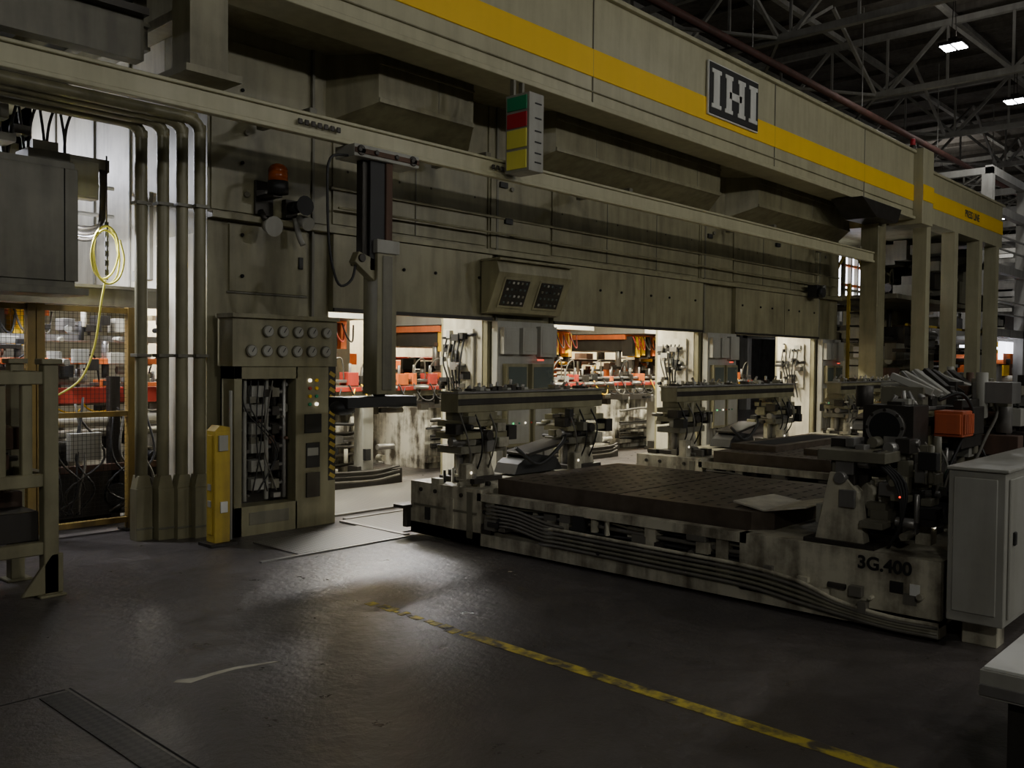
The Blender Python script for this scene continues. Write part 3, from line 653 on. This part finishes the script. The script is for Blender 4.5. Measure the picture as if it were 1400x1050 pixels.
for k in range(6): b.cyl((3.62,.3+k*.1,.612),(3.62,.3+k*.1,.616),.008,'black',n=6)
b.finish(.004)
# ------------------------------------------------------------------ left side
b=B('safety_fence')
def fpanel(xa,xb,n):
    for x in (xa,xb): b.box(x-.035,x+.035,8.76,8.84,0,2.18,'fence_yellow'); b.box(x-.08,x+.08,8.7,8.9,0,.02,'steel_dark')
    for z in (.08,1.12,2.12): b.box(xa,xb,8.77,8.83,z,z+.05,'fence_yellow')
    for k in range(n): b.cyl((xa+.02+k*.04,8.8,.12),(xa+.02+k*.04,8.8,2.14),.0022,'steel_dark',n=4)
    for k in range(50): b.cyl((xa,8.8,.14+k*.04),(xb,8.8,.14+k*.04),.0022,'steel_dark',n=4)
fpanel(3.18,4.02,21); fpanel(2.2,3.1,22)
b.finish()
R=random.Random(92)
b=B('steel_pallet_rack')
for x,y in ((1.75,6.75),(2.5,6.75),(1.75,7.4),(2.5,7.4)):
    b.box(x-.05,x+.05,y-.05,y+.05,0,1.64,'paint_green'); b.box(x-.09,x+.09,y-.09,y+.09,0,.02,'paint_green'); b.box(x-.07,x+.07,y-.07,y+.07,1.64,1.68,'paint_green')
for z in (.3,.78,1.5):
    for y in (6.75,7.4): b.box(1.75,2.5,y-.035,y+.035,z,z+.09,'paint_green')
    for x in (1.75,2.5): b.box(x-.035,x+.035,6.75,7.4,z,z+.09,'paint_green')
for x in (1.95,2.15,2.32): b.box(x,x+.07,6.74,6.80,.85,1.5,'paint_green')
b.box(1.8,2.45,6.8,7.35,.39,.6,'steel_dark'); b.clutter(1.85,2.4,6.85,7.3,.6,.75,14,['steel_dark','rust','paint_post','rubber'],.08,.22,R)
b.clutter(1.85,2.4,6.85,7.3,.87,1.2,14,['steel_dark','rust','paint_post'],.08,.22,R)
b.prism([(1.7,.02),(2.0,.02),(1.8,.3),(1.7,.3)],'y',6.7,6.74,'paint_green'); b.prism([(2.58,.02),(2.3,.02),(2.5,.3),(2.58,.3)],'y',6.7,6.74,'paint_green')
b.finish(.006)
b=B('electrical_cabinet')
b.box(1.0,3.3,8.3,8.75,2.3,3.40,'paint_post'); b.box(1.0,3.32,8.28,8.3,2.36,3.34,'paint_post')
for x in (1.6,2.4,3.2): b.box(x,x+.01,8.275,8.28,2.36,3.34,'dark_hole')
b.box(2.95,3.3,8.4,8.7,3.4,3.5,'paint_post'); b.box(1.0,3.4,8.25,8.8,2.24,2.3,'paint_post')
b.finish(.006)
b=B('platform_header')
b.box(-1,4.35,8.86,8.94,2.19,2.22,'paint_post'); b.box(-1,4.35,8.89,8.91,2.22,2.36,'paint_post'); b.box(-1,4.35,8.86,8.94,2.36,2.39,'paint_post')
b.finish()
b=B('gantry_structure')
b.box(3.68,4.02,6.97,7.27,4.06,4.79,'paint_green'); b.box(3.6,4.1,6.88,7.38,4.0,4.06,'paint_green')
b.box(-1,3.5,7.4,7.55,4.15,4.5,'paint_post'); b.box(-1,3.5,7.3,7.65,4.5,4.56,'steel_dark')
for z in (4.35,4.95):
    for y in (7.7,9.4): b.box(-1,3.7,y,y+.14,z,z+.03,'paint_post'); b.box(-1,3.7,y+.05,y+.09,z+.03,z+.2,'paint_post'); b.box(-1,3.7,y,y+.14,z+.2,z+.23,'paint_post')
for x in (-.5,.6,1.7,2.8,3.5): b.box(x,x+.12,7.6,10.6,4.6,4.76,'paint_post')
b.box(-1,3.7,7.6,10.6,5.2,5.24,'steel_dark')
for k in range(9): b.box(.6+k*.3,.75+k*.3,7.8,9.4,4.78,4.82,'steel_dark')
for x in (.9,1.6,2.4,3.1): b.box(x,x+.11,10.5,10.62,3.0,4.6,'paint_pale')
b.strut((1.0,10.5,3.0),(2.5,10.5,4.3),.08,'paint_grey'); b.strut((2.5,10.5,3.0),(3.1,10.5,4.0),.06,'paint_grey')
for z in (3.2,3.5): b.cyl((.5,9.8,z),(4.3,9.8,z),.022,'white',n=8)
for x in (1.5,2.3,3.1,3.6): b.cyl((x,9.8,2.4),(x,9.8,3.5),.022,'white',n=8)
b.clutter(.5,3.4,8.9,9.3,3.4,4.2,22,['paint_post','steel_dark','paint_post','paint_grey'],.06,.3,R)
for k in range(7): b.tube([(2.4+k*.18,9.2,4.3),(2.4+k*.19,9.15,3.8),(2.5+k*.17,9.1,3.5),(2.6+k*.16,9.15,3.9),(2.7+k*.17,9.2,4.3)],.014,R.choice(['black','hose_grey','black']))
b.finish(.006,stamp)
b=B('conduit_loop')
for k in range(3):
    o=k*.09; b.tube([(3.45+o*.3,8.9,3.55),(3.45+o*.3,8.9,3.1),(3.47+o*.3,8.9,2.98-o*.6),(3.6,8.9,2.92-o*.6),(3.78-o*.2,8.9,2.98-o*.6),(3.82-o*.2,8.9,3.15),(3.82-o*.2,8.9,3.5)],.018,'steel_dark')
b.box(3.48,3.74,8.85,9.0,3.2,3.55,'paint_grey'); b.box(3.5,3.72,8.84,8.85,3.22,3.53,'paint_grey'); b.box(3.3,3.9,8.98,9.02,3.5,3.62,'paint_post')
b.finish()
b=B('air_hose_hanger')
b.cyl((3.75,8.70,2.95),(3.75,8.70,3.6),.008,'steel_dark',n=6)
for k in range(12): b.cbox((3.75,8.70,2.95-k*.045),(.035,.014,.055),'black',(0,0,k%2*1.57))
b.tube([(3.72+.13*math.cos(t*.785)+.02*math.sin(t*.31),8.68-.003*t+.02*math.sin(t),2.66+.25*math.sin(t*.785)+.03*math.cos(t*.4)) for t in range(0,26)],.010,'yellow_panel')
b.tube([(3.72,8.66,2.42),(3.68,8.66,2.2),(3.62,8.66,1.8),(3.5,8.66,1.5),(3.3,8.66,1.35),(3.15,8.66,1.3)],.010,'yellow_panel')
b.finish()
R=random.Random(91)
b=B('blank_destacker')
b.box(2.2,5.2,9.2,9.75,.1,.55,'steel_dark'); b.box(2.2,5.2,9.15,9.2,.55,.62,'rust')
for x in (2.4,3.2,4.0,4.8): b.box(x,x+.1,9.2,9.3,.0,1.5,'steel_dark'); b.cyl((x+.05,9.15,.3),(x+.05,9.25,.3),.12,'rubber')
b.cyl((2.3,9.3,1.05),(5.0,9.3,1.05),.06,'paint_pale'); b.cyl((2.3,9.4,.92),(5.0,9.4,.92),.04,'paint_pale')
b.box(2.3,5.1,9.45,9.6,1.22,1.38,'red'); b.box(2.3,5.1,9.5,9.65,1.62,1.68,'orange'); b.box(2.6,4.9,9.6,9.7,1.85,1.92,'steel')
b.cyl((3.4,9.2,.98),(3.4,9.34,.98),.10,'yellow')
b.box(3.55,3.85,9.05,9.15,.68,.95,'paint_grey')
for k in range(22):
    x=R.uniform(3.1,4.4); b.tube([(x,9.15,R.uniform(.8,1.3)),(x+R.uniform(-.2,.2),9.05,.7),(x+R.uniform(-.3,.3),9.02,.4),(x+R.uniform(-.3,.3),9.1,.15)],.012,R.choice(['rubber','hose_grey','steel_dark','black']))
b.clutter(2.4,5,9.3,9.7,1.35,2.1,90,['steel','paint_grey','steel_dark','steel_dark','paint_pale','rust','black'],.05,.2,R)
b.clutter(2.4,5,9.2,9.6,.15,.9,60,['steel_dark','black','paint_post','hose_grey'],.08,.3,R)
b.finish(.004,stamp)
# ------------------------------------------------------------------ floor markings / plates
b=B('floor_marking_line')
def seg(y0,y1,w=.045,off=0):
    f=lambda y:3.85+(y-1.4)*.032+off
    b.prism([(f(y0)-w,y0),(f(y0)+w,y0),(f(y1)+w,y1),(f(y1)-w,y1)],'z',.0005,.003,'yellow_worn')
seg(-1.5,4.0)
y=4.04
Rr=random.Random(2)
while y<4.95:
    l=Rr.uniform(.02,.09); seg(y,y+l,Rr.uniform(.015,.045),Rr.uniform(-.02,.02)); y+=l+Rr.uniform(.01,.05)
b.finish()
b=B('tread_plate_cover')
b.box(4.5,5.7,6.62,7.35,.001,.012,'tread'); b.box(5.78,8.2,6.78,7.7,.001,.012,'tread'); b.box(5.7,5.76,6.62,7.66,.001,.02,'steel')
b.box(4.1,5.76,6.56,6.6,.0,.015,'steel'); b.box(5.82,8.2,8.05,9.5,.001,.012,'tread')
b.box(5.82,8.2,7.7,7.76,.0,.022,'steel'); b.box(5.82,8.2,7.96,8.02,.0,.022,'steel')
b.finish()
b=B('floor_grating'); b.box(1.70,1.84,1.0,4.72,.001,.005,'grating'); b.finish()
b=B('floor_joint'); b.box(-6,1.84,4.76,4.772,.0003,.0012,'dark_hole'); b.box(1.86,1.87,1.0,4.772,.0003,.0012,'dark_hole'); b.finish()
b=B('floor_scrape_mark')
pts=[(2.27,4.47),(2.33,4.40),(2.46,4.42),(2.60,4.42),(2.84,4.36),(2.82,4.385),(2.62,4.455),(2.5,4.46),(2.38,4.455),(2.30,4.49)]
b.prism(pts,'z',.0005,.002,'paint_pale'); b.finish()
# ------------------------------------------------------------------ right side access
b=B('access_stair')
for k in range(11): b.box(19.0,19.7,7.5,7.8,.25+k*.28,.28+k*.28,'steel_dark')
for y in (7.5,7.8): b.strut((19.0,y,0),(19.0,y,3.4),.06,'yellow_dull'); b.strut((19.7,y,0),(19.7,y,3.4),.06,'yellow_dull')
b.tube([(19.0,7.5,3.4),(19.0,7.6,3.9),(19.0,7.9,4.0),(19.0,8.2,3.4)],.03,'yellow_dull'); b.box(19,20.4,7.9,8.9,2.9,2.96,'steel_dark')
b.finish()
R=random.Random(5)
b=B('mezzanine_structure')
for x in range(30,60,4):
    for y in (8,12,16): b.box(x,x+.3,y,y+.3,0,7.5,'truss')
for z in (2.6,4.6,6.4,7.5):
    for y in (8,12,16): b.box(30,58,y,y+.2,z,z+.25,'truss')
    for x in range(30,60,4): b.box(x,x+.2,8,16,z,z+.2,'truss')
for z in (3.3,3.7,5.3,5.7): b.strut((30,7.95,z),(58,7.95,z),.05,'truss')
for x,z in ((33,2.3),(37,2.3),(41,4.3),(45,2.3),(49,4.3),(53,2.3)): b.box(x,x+2,9.5,9.7,z,z+.08,'lamp_cool')
for k in range(4): b.box(33.2+k*.8,33.9+k*.8,8.5,8.55,1.9,2.5,'lamp_cool')
b.clutter(31,56,8.7,11,.1,2.2,90,['paint_grey','orange','yellow','steel_dark','paint_pale','rust'],.3,1.2,R)
b.clutter(31,56,8.5,15,2.9,4.3,60,['paint_post','steel_dark','paint_grey'],.3,1.2,R)
mz=b.finish()
area('mezz_fill',(40,10,7.2),(40,10,0),16,3,100,(1,.97,.9),mz)
R=random.Random(8)
b=B('robot_tool_stand')
b.box(18.2,20.4,2.9,4.0,0,.9,'steel_dark')
for x in (18.3,18.9,19.5,20.2): b.box(x,x+.12,3.0,3.2,.9,2.0,'paint_post')
b.box(18.2,20.4,2.9,3.1,1.9,2.05,'paint_post'); b.clutter(18.3,20.3,2.9,3.9,.9,1.9,60,['steel_dark','paint_post','steel','rust'],.12,.4,R)
b.box(19.2,19.4,2.85,2.9,1.6,1.7,'led_green'); b.finish(.01)
# ------------------------------------------------------------------ world, camera
w=bpy.data.worlds.new('World'); scene.world=w; w.use_nodes=True
w.node_tree.nodes['Background'].inputs[0].default_value=(.8,.85,1,1); w.node_tree.nodes['Background'].inputs[1].default_value=.02
cam=bpy.data.cameras.new('camera'); co=bpy.data.objects.new('camera',cam); scene.collection.objects.link(co); scene.camera=co
cam.sensor_width=36; cam.lens=1240/1400*36; cam.clip_end=200; cam.clip_start=.05
th=math.radians(42.6); pt=math.radians(1.48)
f=Vector((math.cos(th)*math.cos(pt),math.sin(th)*math.cos(pt),-math.sin(pt)))
q=f.to_track_quat('-Z','Y').to_matrix().to_4x4()
co.matrix_world=Matrix.Translation((0,0,1.7))@q@Matrix.Rotation(math.radians(.57),4,'Z')
